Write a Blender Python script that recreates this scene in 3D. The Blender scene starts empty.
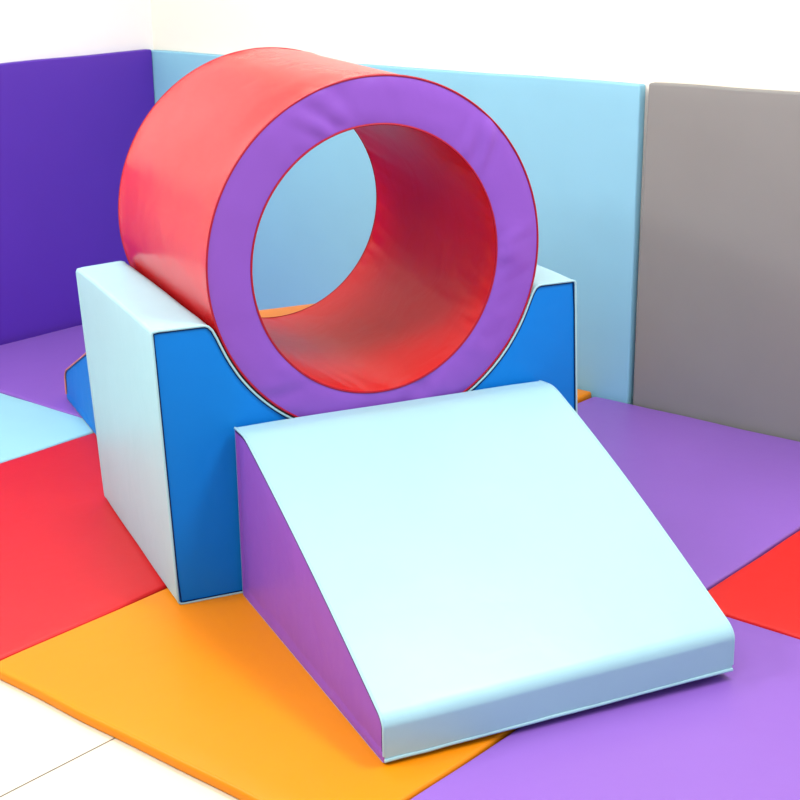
import bpy, bmesh, math, random
from mathutils import Vector, Matrix, noise

SC = bpy.context.scene
COL = SC.collection

# ------------------------------------------------------------------ helpers
def link(name, bm, mat, parent=None, smooth=True, sharp=40):
    bmesh.ops.recalc_face_normals(bm, faces=bm.faces)
    me = bpy.data.meshes.new(name)
    if smooth:
        for f in bm.faces:
            f.smooth = True
        for e in bm.edges:
            if len(e.link_faces) == 2 and e.calc_face_angle(0) > math.radians(sharp):
                e.smooth = False
    bm.to_mesh(me)
    bm.free()
    me.materials.append(mat)
    o = bpy.data.objects.new(name, me)
    COL.objects.link(o)
    if parent:
        o.parent = parent
    return o

def tag(o, label, cat, group=None):
    o['label'] = label
    o['category'] = cat
    if group:
        o['group'] = group
    return o

def struct(o):
    o['kind'] = 'structure'
    return o

def empty(name, loc, rz, label, cat, group=None):
    o = bpy.data.objects.new(name, None)
    COL.objects.link(o)
    o.empty_display_size = 0.1
    o.location = loc
    o.rotation_euler = (0, 0, rz)
    return tag(o, label, cat, group)

def srgb(r, g, b):
    def f(c):
        c /= 255
        return c / 12.92 if c <= 0.04045 else ((c + 0.055) / 1.055) ** 2.4
    return (f(r), f(g), f(b), 1)

def n3(x, y, z=0.0, s=1.0, off=0.0):
    return noise.noise(Vector((x * s + off, y * s + off * 1.7, z * s - off)))

# ------------------------------------------------------------------ materials
def vinyl(name, rgb, rough=0.42, spec=0.45, var=0.05, weave=0.12, crease=0.10):
    m = bpy.data.materials.new(name)
    m.use_nodes = True
    nt = m.node_tree
    b = nt.nodes['Principled BSDF']
    tc = nt.nodes.new('ShaderNodeTexCoord')
    # slight uneven dye
    nz = nt.nodes.new('ShaderNodeTexNoise')
    nz.inputs['Scale'].default_value = 3.0
    nz.inputs['Detail'].default_value = 3.0
    nt.links.new(tc.outputs['Object'], nz.inputs['Vector'])
    mx = nt.nodes.new('ShaderNodeMix')
    mx.data_type = 'RGBA'
    c = srgb(*rgb)
    mx.inputs['A'].default_value = tuple(min(1, v * (1 - var)) for v in c[:3]) + (1,)
    mx.inputs['B'].default_value = tuple(min(1, v * (1 + var)) for v in c[:3]) + (1,)
    nt.links.new(nz.outputs['Fac'], mx.inputs['Factor'])
    nt.links.new(mx.outputs['Result'], b.inputs['Base Color'])
    b.inputs['Roughness'].default_value = rough
    b.inputs['Specular IOR Level'].default_value = spec
    # fine leather-like grain and soft creases
    g = nt.nodes.new('ShaderNodeTexNoise')
    g.inputs['Scale'].default_value = 420.0
    g.inputs['Detail'].default_value = 2.0
    nt.links.new(tc.outputs['Object'], g.inputs['Vector'])
    b1 = nt.nodes.new('ShaderNodeBump')
    b1.inputs['Strength'].default_value = weave
    b1.inputs['Distance'].default_value = 0.0012
    nt.links.new(g.outputs['Fac'], b1.inputs['Height'])
    w = nt.nodes.new('ShaderNodeTexNoise')
    w.inputs['Scale'].default_value = 9.0
    w.inputs['Detail'].default_value = 2.0
    w.inputs['Distortion'].default_value = 0.6
    nt.links.new(tc.outputs['Object'], w.inputs['Vector'])
    b2 = nt.nodes.new('ShaderNodeBump')
    b2.inputs['Strength'].default_value = crease
    b2.inputs['Distance'].default_value = 0.02
    nt.links.new(w.outputs['Fac'], b2.inputs['Height'])
    nt.links.new(b1.outputs['Normal'], b2.inputs['Normal'])
    nt.links.new(b2.outputs['Normal'], b.inputs['Normal'])
    return m

M = {
    'ice':    vinyl('ice_blue_vinyl', (148, 191, 203), 0.40, 0.4),
    'pad_blue': vinyl('sky_blue_vinyl', (131, 190, 213), 0.5, 0.35, crease=0.05),
    'mat_blue': vinyl('pale_blue_mat_vinyl', (142, 198, 212), 0.45, crease=0.05),
    'blue':   vinyl('royal_blue_vinyl', (0, 112, 198), 0.5, 0.18),
    'red':    vinyl('red_vinyl', (196, 6, 10), 0.24, 0.34, crease=0.10),
    'lining': vinyl('red_lining_vinyl', (194, 2, 3), 0.34, 0.18, crease=0.10),
    'mat_red': vinyl('red_mat_vinyl', (190, 18, 22), 0.45, 0.35, crease=0.05),
    'scarlet': vinyl('scarlet_mat_vinyl', (200, 16, 8), 0.45, 0.4, crease=0.05),
    'violet': vinyl('violet_vinyl', (122, 71, 174), 0.42, 0.4),
    'mat_violet': vinyl('violet_mat_vinyl', (125, 85, 176), 0.40, crease=0.05),
    'pad_violet': vinyl('deep_violet_vinyl', (82, 42, 166), 0.5, 0.3, crease=0.04),
    'orange': vinyl('orange_vinyl', (212, 124, 0), 0.42, 0.2, crease=0.08),
    'grey':   vinyl('grey_vinyl', (130, 131, 129), 0.5, 0.35, crease=0.05),
    'peach':  vinyl('orange_piping_vinyl', (206, 120, 96), 0.4),
    'line_blue': vinyl('navy_seam_line', (0, 30, 78), 0.7, 0.1),
    'line_violet': vinyl('dark_violet_seam_line', (62, 30, 92), 0.7, 0.1),
    'piping_red': vinyl('crimson_piping_vinyl', (150, 2, 34), 0.45, 0.3),
}

def plaster(name, rgb):
    m = bpy.data.materials.new(name)
    m.use_nodes = True
    nt = m.node_tree
    b = nt.nodes['Principled BSDF']
    b.inputs['Base Color'].default_value = srgb(*rgb)
    b.inputs['Roughness'].default_value = 0.8
    tc = nt.nodes.new('ShaderNodeTexCoord')
    g = nt.nodes.new('ShaderNodeTexNoise')
    g.inputs['Scale'].default_value = 60.0
    nt.links.new(tc.outputs['Object'], g.inputs['Vector'])
    bp = nt.nodes.new('ShaderNodeBump')
    bp.inputs['Strength'].default_value = 0.08
    bp.inputs['Distance'].default_value = 0.004
    nt.links.new(g.outputs['Fac'], bp.inputs['Height'])
    nt.links.new(bp.outputs['Normal'], b.inputs['Normal'])
    return m

def tiles():
    m = bpy.data.materials.new('cream_floor_tiles')
    m.use_nodes = True
    nt = m.node_tree
    b = nt.nodes['Principled BSDF']
    tc = nt.nodes.new('ShaderNodeTexCoord')
    mp = nt.nodes.new('ShaderNodeMapping')
    # grout lines at x = 2.983 + 0.6 n and y = -2.72 - 0.6 n
    mp.inputs['Location'].default_value = (-2.983 + 0.6 * 10, 2.72 + 0.6 * 20, 0)
    nt.links.new(tc.outputs['Object'], mp.inputs['Vector'])
    br = nt.nodes.new('ShaderNodeTexBrick')
    br.offset = 0.0
    br.inputs['Scale'].default_value = 1.0
    br.inputs['Brick Width'].default_value = 0.6
    br.inputs['Row Height'].default_value = 0.6
    br.inputs['Mortar Size'].default_value = 0.0024
    br.inputs['Mortar Smooth'].default_value = 0.1
    br.inputs['Color1'].default_value = srgb(206, 198, 178)
    br.inputs['Color2'].default_value = srgb(204, 196, 176)
    br.inputs['Mortar'].default_value = srgb(84, 76, 66)
    nt.links.new(mp.outputs['Vector'], br.inputs['Vector'])
    nt.links.new(br.outputs['Color'], b.inputs['Base Color'])
    b.inputs['Roughness'].default_value = 0.3
    return m

M['wall'] = plaster('cream_wall_paint', (240, 235, 222))
M['wall_cool'] = plaster('white_wall_paint', (238, 239, 240))
M['ceil'] = plaster('ceiling_paint', (240, 240, 238))
M['tile'] = tiles()

# ------------------------------------------------------------------ room
def box(name, lo, hi, mat):
    bm = bmesh.new()
    bmesh.ops.create_cube(bm, size=1)
    for v in bm.verts:
        v.co = Vector(((lo[i] + hi[i]) / 2 + v.co[i] * (hi[i] - lo[i]) for i in range(3)))
    return link(name, bm, mat, smooth=False)

RX, RY, RH = 7.0, -7.0, 2.9
struct(box('floor', (-0.15, RY, -0.1), (RX, 0.15, 0), M['tile']))
struct(box('wall_left', (-0.15, RY, 0), (0, 0, RH), M['wall_cool']))
struct(box('wall_back', (-0.15, 0, 0), (RX, 0.15, RH), M['wall']))
struct(box('ceiling', (-0.15, RY, RH), (RX, 0.15, RH + 0.1), M['ceil']))

# ------------------------------------------------------------------ padded slabs (mats, wall pads)
def ticks(L, r, mid):
    t = [r * (1 - math.cos(math.pi / 2 * k / 5)) for k in range(6)]
    a = [r * 1.0 + (L - 2 * r) * k / mid for k in range(1, mid)]
    return t + a + [L - x for x in reversed(t)]

def slab(name, w, h, th, r, mat, puff=0.0, seed=0.0, mid=24, edge=0.0, lift=None, warp=None):
    """Soft upholstered slab lying in XY, bottom at z=0, corner at origin."""
    bm = bmesh.new()
    xs, ys = ticks(w, r, mid), ticks(h, r, mid)
    rc = min(0.02, r * 1.6)
    def drop(d):
        if d >= r: return 0.0
        return r - math.sqrt(max(0, r * r - (r - d) ** 2))
    def place(x, y, z):
        # round the plan corners and make the edges slightly wavy
        ex = min(x, w - x); ey = min(y, h - y)
        px, py = x, y
        if ex < rc and ey < rc:
            dx, dy = rc - ex, rc - ey
            m_ = max(dx, dy); L = math.hypot(dx, dy)
            if L > 1e-9:
                k = m_ / L
                nx, ny = dx * k, dy * k
                px += (dx - nx) * (1 if x < w / 2 else -1)
                py += (dy - ny) * (1 if y < h / 2 else -1)
        if edge:
            fx = max(0, 1 - ex / 0.12); fy = max(0, 1 - ey / 0.12)
            px += edge * fx * n3(y, 0.0 if x < w / 2 else 9.0, 0, 4, seed)
            py += edge * fy * n3(x, 5.0 if y < h / 2 else 17.0, 0, 4, seed)
        if lift:
            z += lift(px, py)
        if warp:
            px += warp(px, py)
        return bm.verts.new((px, py, z))
    top, bot = [], []
    for x in xs:
        rt, rb = [], []
        for y in ys:
            d = min(x, w - x, y, h - y)
            z = th - drop(d)
            if puff:
                q = min(1, d / 0.15)
                z += puff * q * q * (3 - 2 * q) * (1 + 0.6 * n3(x, y, 0, 3.0, seed))
            rt.append(place(x, y, z))
            rb.append(place(x, y, drop(d) * 0.5))
        top.append(rt); bot.append(rb)
    nx_, ny_ = len(xs), len(ys)
    for i in range(nx_ - 1):
        for j in range(ny_ - 1):
            bm.faces.new((top[i][j], top[i + 1][j], top[i + 1][j + 1], top[i][j + 1]))
            bm.faces.new((bot[i][j], bot[i][j + 1], bot[i + 1][j + 1], bot[i + 1][j]))
    rim = [(i, 0) for i in range(nx_)] + [(nx_ - 1, j) for j in range(1, ny_)] + \
          [(i, ny_ - 1) for i in range(nx_ - 2, -1, -1)] + [(0, j) for j in range(ny_ - 2, 0, -1)]
    for a, b in zip(rim, rim[1:] + rim[:1]):
        bm.faces.new((bot[a[0]][a[1]], bot[b[0]][b[1]], top[b[0]][b[1]], top[a[0]][a[1]]))
    return link(name, bm, mat, sharp=70)

TH = 0.03
def mat_(x0, x1, y0, y1, m, label, seed, lift=None, name='floor_mat'):
    o = slab(name, x1 - x0, y1 - y0, TH - 0.0015, 0.010, m, 0.0015, seed, 24, 0.006, lift)
    o.location = (x0, y0, 0)
    return tag(o, label, 'mat', 'soft floor mats')

YS = -1.418
mat_(0.062, 1.292, YS + .004, -0.050, M['mat_violet'], 'violet floor mat in the corner under the deep violet wall pad', 1.0)
def curl(x, y):
    a = max(0, min(1, (x - 0.45) / 0.7)); b = max(0, min(1, (y - 0.97) / 0.38))
    return 0.015 * a * a * (3 - 2 * a) * b * b * (3 - 2 * b)
mat_(1.300, 2.456, YS + .004, -0.050, M['orange'], 'orange floor mat behind the saddle block, one corner peeking out by the sky blue pad', 2.0, curl)
mat_(2.463, 3.652, YS + .006, -0.050, M['mat_violet'], 'violet floor mat lying in front of the grey wall pad', 3.0)
mat_(3.660, 4.880, YS + .006, -0.050, M['scarlet'], 'scarlet floor mat cut off by the right edge, between two violet mats', 4.0)
mat_(0.062, 1.296, -2.800, YS - .002, M['mat_blue'], 'pale blue floor mat at the far left, next to a violet and a red mat', 5.0)
mat_(1.304, 2.497, -2.800, YS - .002, M['mat_red'], 'red floor mat left of the pale blue side of the saddle block', 6.0)
mat_(2.503, 3.684, -2.800, YS - .002, M['orange'], 'orange floor mat at the edge of the cream tiles, in front of the saddle block', 7.0)
mat_(3.690, 4.900, -2.800, YS - .001, M['mat_violet'], 'violet floor mat under the low end of the pale blue ramp', 8.0)

def wall_pad(w, h, m, label, seed, M4, th=0.040, warp=None):
    o = slab('wall_pad', w, h, th, 0.007, m, 0.003, seed, 24, 0.003, None, warp)
    o.matrix_world = M4
    return tag(o, label, 'wall pad', 'padded panels along the walls')

# back wall: slab x -> world x, slab y -> world z, slab z -> world -y
def on_back(x0, z0=0.003):
    return Matrix(((1, 0, 0, x0), (0, 0, -1, -0.001), (0, 1, 0, z0), (0, 0, 0, 1)))
# left wall: slab x -> world -y (from corner), slab y -> z, slab z -> world +x
def on_left(y0, z0=0.003):
    return Matrix(((0, 0, 1, 0.001), (1, 0, 0, y0), (0, 1, 0, z0), (0, 0, 0, 1)))
wall_pad(2.603, 1.192, M['pad_blue'], 'wide sky blue wall pad behind the red tunnel', 1.5, on_back(0.004), warp=lambda x, z: 0.005 * (z / 1.2) * (x / 2.603))
wall_pad(1.20, 1.200, M['grey'], 'grey wall pad right of the sky blue one', 2.5, on_back(2.625), warp=lambda x, z: 0.019 * (z / 1.2) * (1 - x / 1.2))
wall_pad(1.60, 1.197, M['pad_violet'], 'deep violet wall pad on the left wall', 3.5, on_left(-1.643))

# ------------------------------------------------------------------ soft play shapes
PHI = 1.1254
ORG = Vector((2.624, -2.2691, TH + 0.001))
U = Vector((math.cos(PHI), math.sin(PHI), 0))
V = Vector((-math.sin(PHI), math.cos(PHI), 0))
def at(u, v, z=0.0):
    return ORG + U * u + V * v + Vector((0, 0, z))

def grid(bm, rows):
    vs = [[bm.verts.new(p) for p in r] for r in rows]
    for a, b in zip(vs, vs[1:]):
        for i in range(len(a) - 1):
            bm.faces.new((a[i], a[i + 1], b[i + 1], b[i]))
    return vs

def pipe(bm, path, r, closed=True, n=8):
    P = [Vector(p) for p in path]
    k = len(P)
    rings = []
    t0 = (P[1] - P[0]).normalized()
    ref = t0.orthogonal().normalized()
    for i in range(k):
        a = P[i - 1] if (closed or i > 0) else P[i]
        b = P[(i + 1) % k] if (closed or i < k - 1) else P[i]
        t = (b - a).normalized()
        ref = (ref - t * ref.dot(t)).normalized()
        c = t.cross(ref)
        rings.append([bm.verts.new(P[i] + r * (ref * math.cos(2 * math.pi * j / n) + c * math.sin(2 * math.pi * j / n))) for j in range(n)])
    rng = range(k) if closed else range(k - 1)
    for i in rng:
        A, B = rings[i], rings[(i + 1) % k]
        if closed and i == k - 1:          # match the twist
            best = min(range(n), key=lambda s: (A[0].co - B[s].co).length)
            B = B[best:] + B[:best]
        for j in range(n):
            bm.faces.new((A[j], A[(j + 1) % n], B[(j + 1) % n], B[j]))
    if not closed:
        bm.faces.new(rings[0]); bm.faces.new(rings[-1])

def resample(path, step):
    """Thin out a closed path so that piping rings keep a minimum distance."""
    out = [Vector(path[0])]
    for p in path[1:]:
        p = Vector(p)
        if (p - out[-1]).length >= step:
            out.append(p)
    if (out[-1] - out[0]).length < step * 0.6:
        out.pop()
    return out

def columns(L, r, mid, extra=()):
    t = [r * (1 - math.cos(math.pi / 2 * k / 7)) for k in range(8)]
    a = [r + (L - 2 * r) * k / mid for k in range(1, mid)]
    return sorted(set(t + a + [L - x for x in t] + list(extra)))

def foam_prism(root, xs, top, low, depth, frame, cover_mat, panel_mat, pipe_mat, panel_label,
               puff=0.006, wr=0.002, seed=0.0, pr=0.0034, nd=20, nrow=22, cover_name='cover', side='side_panel', panel_puffs=(1, 1), open_pipe=None, line_mat=None):
    """Upholstered block: the outline x, low(x)..top(x) swept along depth.
    frame(x, d, z) gives the local point."""
    lo = [low(x) for x in xs]; hi = [top(x) for x in xs]
    # perimeter in order: top left->right, right side down, bottom right->left, left side up
    per = [(x, z) for x, z in zip(xs, hi)]
    n = 10
    for k in range(1, n): per.append((xs[-1], hi[-1] + (lo[-1] - hi[-1]) * k / n))
    per += [(x, z) for x, z in reversed(list(zip(xs, lo)))]
    for k in range(1, n): per.append((xs[0], lo[0] + (hi[0] - lo[0]) * k / n))
    # drop doubles
    q = [per[0]]
    for p in per[1:]:
        if math.hypot(p[0] - q[-1][0], p[1] - q[-1][1]) > 4e-4: q.append(p)
    if math.hypot(q[0][0] - q[-1][0], q[0][1] - q[-1][1]) < 4e-4: q.pop()
    per = q
    K = len(per)
    nor = []
    for i in range(K):
        a, b = per[i - 1], per[(i + 1) % K]
        dx, dz = b[0] - a[0], b[1] - a[1]
        l = math.hypot(dx, dz) or 1
        nor.append((-dz / l, dx / l))      # outward for clockwise order
    # cover
    bm = bmesh.new()
    rings = []
    ds = [depth * (0.5 - 0.5 * math.cos(math.pi * k / nd)) for k in range(nd + 1)]
    for d in ds:
        e = min(d, depth - d)
        f = min(1, e / 0.10); f = f * f * (3 - 2 * f)
        ring = []
        for (x, z), (nx, nz) in zip(per, nor):
            a = 0.0
            if nz > -0.5:
                a = puff * 0.35 * f + wr * f * n3(x, d, z, 5.0, seed)
                a += wr * 0.5 * (1 - f) * min(1, e / 0.015) * n3(x * 3, d * 0.6, z * 3, 7.0, seed + 3)
            ring.append(bm.verts.new(frame(x + nx * a, d, z + nz * a)))
        rings.append(ring)
    for A, B in zip(rings, rings[1:]):
        for i in range(K):
            bm.faces.new((A[i], A[(i + 1) % K], B[(i + 1) % K], B[i]))
    link(cover_name, bm, cover_mat, root, sharp=55)
    # two end panels
    for s, d0 in ((-1, 0.0), (1, depth)):
        bm = bmesh.new()
        rows = []
        x0, x1 = xs[0], xs[-1]
        for x, a, b in zip(xs, lo, hi):
            row = []
            for k in range(nrow + 1):
                t = 0.5 - 0.5 * math.cos(math.pi * k / nrow)
                z = a + (b - a) * t
                e = min(x - x0, x1 - x, z - a, b - z)
                f = min(1, max(0, e) / 0.09); f = f * (2 - f)
                p = (-0.0005 if open_pipe and (z - a < 0.02 or x - x0 < 0.012) else -0.0040) + (puff * 0.8 * f + wr * 1.2 * f * n3(x * 1.4, z * 0.8, 0, 5.5, seed + 11 * s)
                     + wr * 0.6 * min(1, max(0, e) / 0.02) * n3(x * 4, z * 1.2, 0, 6.0, seed + 7 * s)) * panel_puffs[0 if s < 0 else 1]
                row.append(frame(x, d0 + s * p, z))
            rows.append(row)
        grid(bm, rows)
        bmesh.ops.remove_doubles(bm, verts=bm.verts, dist=2e-4)
        o = link(side, bm, panel_mat, root)
        if panel_label: o['label'] = panel_label
        bm = bmesh.new()
        path = [frame(x - nx * 0.0015, d0 + s * (0.0005 if panel_puffs[0 if s < 0 else 1] == 1 else -0.002), z - nz * 0.0015) for (x, z), (nx, nz) in zip(per, nor)]
        if open_pipe:
            path = [p for p, q_ in zip(path, per) if open_pipe(*q_)]
            pipe(bm, resample(path, 0.005), pr, closed=False)
        else:
            pipe(bm, resample(path, 0.005), pr)
        o = link('piping', bm, pipe_mat, root)
        if line_mat:                            # thin dark line just inside the piping
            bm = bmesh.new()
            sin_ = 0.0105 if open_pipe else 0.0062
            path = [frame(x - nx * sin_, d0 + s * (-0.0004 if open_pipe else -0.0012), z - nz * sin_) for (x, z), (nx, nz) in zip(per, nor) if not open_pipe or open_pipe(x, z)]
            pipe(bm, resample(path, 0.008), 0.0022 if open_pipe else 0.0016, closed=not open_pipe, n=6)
            link('seam_line', bm, line_mat, root)

# ---- saddle block (cradle)
CW, CD, CH = 1.2154, 0.8581, 0.7565
TRo, TRi, TLn = 0.4775, 0.3615, 0.8581
TU, TZ = 0.5895, 0.9106 - TH
LEAN = 0.0255
def shear_u(z): return -LEAN * z / CH
def cradle_raw(x):
    # lean is added afterwards, so the tube centre is un-leaned here
    # lower crossing of (x - k z - TU)^2 + (z - TZ)^2 = R^2
    R = TRo + 0.005
    k = LEAN / CH
    A = 1 + k * k
    B = -2 * (k * (x - TU) + TZ)
    C_ = (x - TU) ** 2 + TZ * TZ - R * R
    D = B * B - 4 * A * C_
    if D > 0:
        return min(CH, (-B - math.sqrt(D)) / (2 * A))
    return CH
def cradle_top(x):
    s, w = 0.0, 0.0
    for k in range(-8, 9):
        g = math.exp(-(k / 4) ** 2)
        xx = x + k * 0.004
        s += cradle_raw(xx) * g; w += g
    z = min(s / w, cradle_raw(x) if abs(x - TU - LEAN * .58) < 0.40 else CH)
    r = 0.009
    e = min(x + 0.011, CW - x)
    if e < r:
        z -= r - math.sqrt(max(0, r * r - (r - e) ** 2))
    return z
def cradle_low(x):
    r = 0.012
    e = min(x + 0.011, CW - x)
    return r - math.sqrt(max(0, r * r - (r - e) ** 2)) if e < r else 0.0

def saddle_pt(x, d, z):
    t = d / CD
    k = max(0, 1 - (x + 0.011) / 0.2)          # the far left corner is softer
    return Vector((x + shear_u(z) + k * t * (0.009 * (1 - z / CH) + 0.003), d, z - 0.013 * k * t ** 3 * z / CH))
root = empty('saddle_block', at(0, 0), PHI, 'blue fronted foam block with pale blue sides and a round hollow holding the red tunnel', 'foam block', None)
foam_prism(root, [x - 0.011 for x in columns(CW + 0.011, 0.009, 120)], cradle_top, cradle_low, CD,
           saddle_pt,
           M['ice'], M['blue'], M['ice'], 'royal blue vinyl panel', 0.004, 0.0016, 2.0, side='end_panel', panel_puffs=(0.8, 0.3), line_mat=M['line_blue'])

# ---- ramps
def wedge_profile(L, H, nose, flat, r1, r2, bulge=0.0):
    slope = (H - nose) / (L - flat)
    def raw(x):
        return H if x < flat else H - slope * (x - flat)
    def top(x):
        # soften the crest with a wide kernel
        h = r1 * 0.5
        s = w = 0.0
        for k in range(-10, 11):
            g = 1 - abs(k) / 11
            s += raw(max(-1, x + k * h / 10)) * g; w += g
        z = s / w + bulge * math.sin(math.pi * min(1, max(0, (x - flat * .5) / (L - flat * .5))))
        e = L - x
        if e < r2:
            z -= (r2 - math.sqrt(max(0, r2 * r2 - (r2 - e) ** 2))) * 0.75
        if x < 0.008:
            z -= 0.008 - math.sqrt(max(0, 0.008 ** 2 - (0.008 - x) ** 2))
        return z
    def low(x):
        e = min(x, L - x)
        r = 0.013 if x > L / 2 else 0.008
        return r - math.sqrt(max(0, r * r - (r - e) ** 2)) if e < r else 0.0
    xs = columns(L, 0.008, 70, [L - 0.05 * (1 - math.cos(math.pi / 2 * k / 9)) for k in range(10)] + [flat + r1 * (k / 8 - 1) for k in range(17) if flat + r1 * (k / 8 - 1) > 0.01])
    return xs, top, low

RXo, RW, RH_, RN, RL = 0.166, 0.9020, 0.4780, 0.1054, 0.9570
xs, top, low = wedge_profile(RL, RH_, RN, 0.080, 0.09, 0.026, 0.015)
root = empty('foam_ramp', at(RXo, -0.010), PHI, 'pale blue foam ramp with violet sides in front of the saddle block', 'foam ramp', None)
def ramp_pt(x, d, z):
    t = min(1, max(0, x / RL))
    return Vector((d, -x, z + 0.015 * d / RW * (4 * t * (1 - t)) ** 0.45 * z / top(min(RL, max(0, x))) + 0.016 * d / RW * t ** 6))   # the near right corner stands a little off the mat
foam_prism(root, xs, top, low, RW, ramp_pt,
           M['ice'], M['violet'], M['ice'], 'violet vinyl side', 0.005, 0.0018, 5.0, cover_name='slope_cover',
           open_pipe=lambda x, z: z > low(x) + 0.004 and x > 0.004, line_mat=M['line_violet'])

BL, BH = 1.070, 0.505
bm = bmesh.new()                            # piping along the foot of the slope
pipe(bm, [Vector((RW * k / 60, -(RL + 0.001 + 0.0012 * n3(k * .3, 0, 0, 1, 3.3)), 0.0095 + 0.016 * k / 60 + 0.0012 * n3(k * .21, 4, 0, 1, 1.3))) for k in range(61)], 0.0042, closed=False)
link('piping', bm, M['ice'], root)

xs, top, low = wedge_profile(BL, BH, 0.110, 0.15, 0.10, 0.04)
root = empty('foam_ramp', at(0.120, CD + 0.022), PHI, 'orange topped foam ramp with blue sides, mostly hidden behind the saddle block', 'foam ramp', None)
foam_prism(root, xs, top, low, 0.93, lambda x, d, z: Vector((d, x, z)),
           M['orange'], M['blue'], M['peach'], 'blue vinyl side', 0.004, 0.0015, 8.0, cover_name='slope_cover',
           open_pipe=lambda x, z: z > low(x) + 0.004 and x > 0.004)

# ---- tunnel
root = empty('foam_tunnel', at(TU, 0, TZ), PHI, 'red foam tunnel ring with violet ends lying in the hollow of the saddle block', 'tunnel', None)
NA = 240
def outer(a, d):
    return TRo - 0.002 + 0.006 * (d / TLn) * max(0, 1 - 2.2 * max(0, -math.sin(a) - 0.1))
def ringpt(a, R, d):
    return Vector((R * math.cos(a), d, R * math.sin(a)))
RI0, RI1, SH = 0.3565, 0.3615, -0.0045    # front and back mouth of the lining, front mouth shifted a little
def mouth(a, d, extra=0.0):
    t = d / TLn
    return Vector(((RI0 - 0.006 * (1 - t) + (RI1 - RI0) * t + extra) * math.cos(a) + SH * (1 - t), d,
                   (RI0 + 0.0015 * (1 - t) + (RI1 - RI0) * t + extra) * math.sin(a) - 0.008 * (1 - t)))
def pucker(ca, sa, d, e, seed):
    """Gathers near the rims: sparse ridges running along the tube."""
    k = n3(ca * 9 + d * 3, sa * 9 - d * 3, d * 1.2, 1.4, seed + 5)
    m_ = max(0, n3(ca * 2, sa * 2, 0, 1.3, seed + 8) + 0.25)
    return 0.011 * m_ * math.exp(-e / 0.12) * min(1, e / 0.02) * k
def tunnel_skin(name, inner, seed, mat):
    bm = bmesh.new()
    nd = 44
    rings = []
    for k in range(nd + 1):
        d = TLn * (0.5 - 0.5 * math.cos(math.pi * k / nd))
        e = min(d, TLn - d)
        f = min(1, e / 0.05)
        row = []
        for i in range(NA):
            a = 2 * math.pi * i / NA
            ca, sa = math.cos(a), math.sin(a)
            w = 0.0030 * f * n3(ca * 2.2, sa * 2.2, d * 1.6, 1.6, seed) + pucker(ca, sa, d, e, seed)
            if inner:
                row.append(bm.verts.new(mouth(a, d, w)))
            else:
                low_ = max(0, -sa - 0.1)          # pressed flat where it lies in the hollow
                row.append(bm.verts.new(ringpt(a, outer(a, d) - 0.0015 * f + w * max(0, 1 - 2.2 * low_), d)))
        rings.append(row)
    for A, B in zip(rings, rings[1:]):
        for i in range(NA):
            bm.faces.new((A[i], A[(i + 1) % NA], B[(i + 1) % NA], B[i]))
    return link(name, bm, mat, root)
tunnel_skin('outer_cover', False, 3.0, M['red'])
tunnel_skin('inner_lining', True, 9.0, M['lining'])
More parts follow.
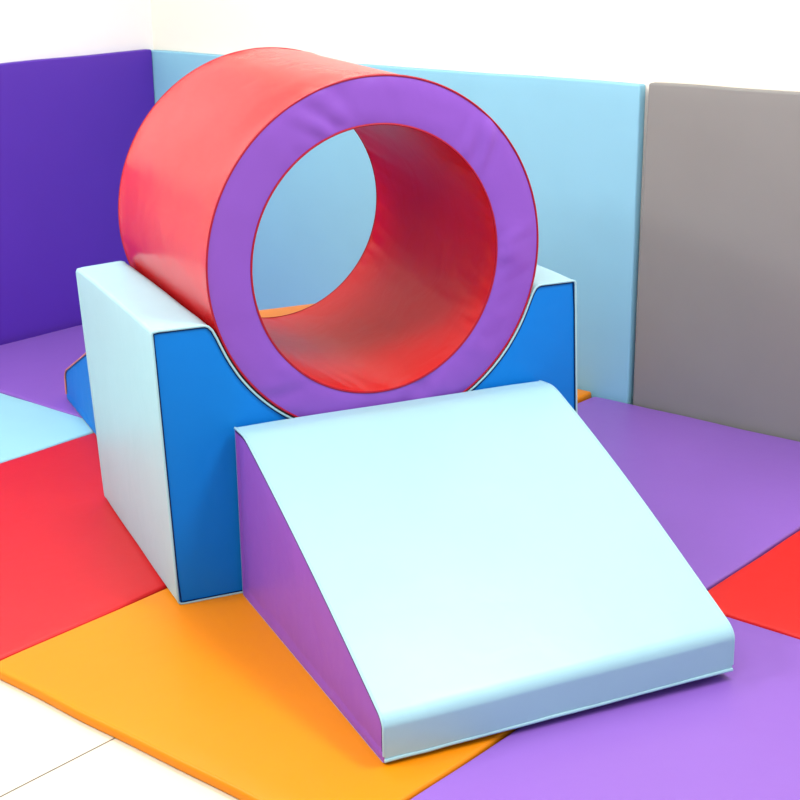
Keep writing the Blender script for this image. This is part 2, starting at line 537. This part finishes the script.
for s, d0 in ((-1, 0.0), (1, TLn)):
    bm = bmesh.new()
    rows = []
    nr = 18
    for k in range(nr + 1):
        t = 0.5 - 0.5 * math.cos(math.pi * k / nr)
        row = []
        for i in range(NA + 1):
            a = 2 * math.pi * (i % NA) / NA
            ca, sa = math.cos(a), math.sin(a)
            P = mouth(a, d0).lerp(ringpt(a, outer(a, d0), d0), t)
            e = 0.118 * min(t, 1 - t)
            f = min(1, e / 0.04); f = f * (2 - f)
            R = TRi + 0.116 * t
            sp = max(0, n3(ca * 2, sa * 2, R, 1.4, s * 3 + 2) + 0.1)
            p = 0.004 * f + 0.0025 * f * n3(ca * 3, sa * 3, R * 2, 1.8, s * 4) \
                + 0.028 * sp * f * n3(ca * 6 + R * 9, sa * 6 - R * 6, R * 2.0, 1.3, s * 7 + 1)
            P.y += s * p * (1 if s < 0 else 0.5)
            row.append(P)
        rows.append(row)
    grid(bm, rows)
    bmesh.ops.remove_doubles(bm, verts=bm.verts, dist=1e-5)
    o = link('end_panel', bm, M['violet'], root)
    o['label'] = 'violet vinyl ring'
    for q in (0, 1):
        bm = bmesh.new()
        pipe(bm, [(ringpt(2 * math.pi * i / NA, outer(2 * math.pi * i / NA, d0) - 0.0012, d0 + s * 0.0005) if q else mouth(2 * math.pi * i / NA, d0 + s * 0.0005, 0.0012)) for i in range(NA)], 0.0030)
        link('piping', bm, M['piping_red'], root)

# ------------------------------------------------------------------ light
w = bpy.data.worlds.new('World')
SC.world = w
w.use_nodes = True
bg = w.node_tree.nodes['Background']
bg.inputs['Color'].default_value = (0.93, 0.97, 1.0, 1)
bg.inputs['Strength'].default_value = 0.65

def area(name, loc, aim, sx, sy, power, col=(1, 1, 1)):
    l = bpy.data.lights.new(name, 'AREA')
    l.shape = 'RECTANGLE'
    l.size, l.size_y = sx, sy
    l.energy = power
    l.color = col
    o = bpy.data.objects.new(name, l)
    COL.objects.link(o)
    o.location = loc
    d = Vector(aim) - Vector(loc)
    o.rotation_euler = d.to_track_quat('-Z', 'Y').to_euler()
    return o
LAMP = (1, 0.985, 0.96)
for x, y, p in ((1.5, -1.5, 32), (4.2, -1.5, 54), (1.5, -4.2, 78), (4.2, -4.2, 42)):
    area('ceiling_lamp', (x, y, 2.86), (x, y, 0), 1.2, 0.6, p, LAMP)

# ------------------------------------------------------------------ camera
cd = bpy.data.cameras.new('Camera')
cam = bpy.data.objects.new('Camera', cd)
COL.objects.link(cam)
yaw, pit, rol = -0.7081, 0.3099, -0.0136
fw = Vector((math.sin(yaw) * math.cos(pit), math.cos(yaw) * math.cos(pit), -math.sin(pit)))
r = Vector((math.cos(yaw), -math.sin(yaw), 0))
u = r.cross(fw)
r2 = r * math.cos(rol) + u * math.sin(rol)
u2 = -r * math.sin(rol) + u * math.cos(rol)
cam.matrix_world = Matrix(((r2.x, u2.x, -fw.x, 5.4831), (r2.y, u2.y, -fw.y, -4.7049), (r2.z, u2.z, -fw.z, 1.7825), (0, 0, 0, 1)))
cd.sensor_fit = 'HORIZONTAL'
cd.sensor_width = 36.0
cd.lens = 36.0 * 1526.6 / 800
cd.clip_start = 0.05
SC.camera = cam

vs = SC.view_settings
vs.view_transform = 'Standard'
vs.look = 'None'
vs.exposure = 0.45
vs.gamma = 1
vs.use_curve_mapping = False
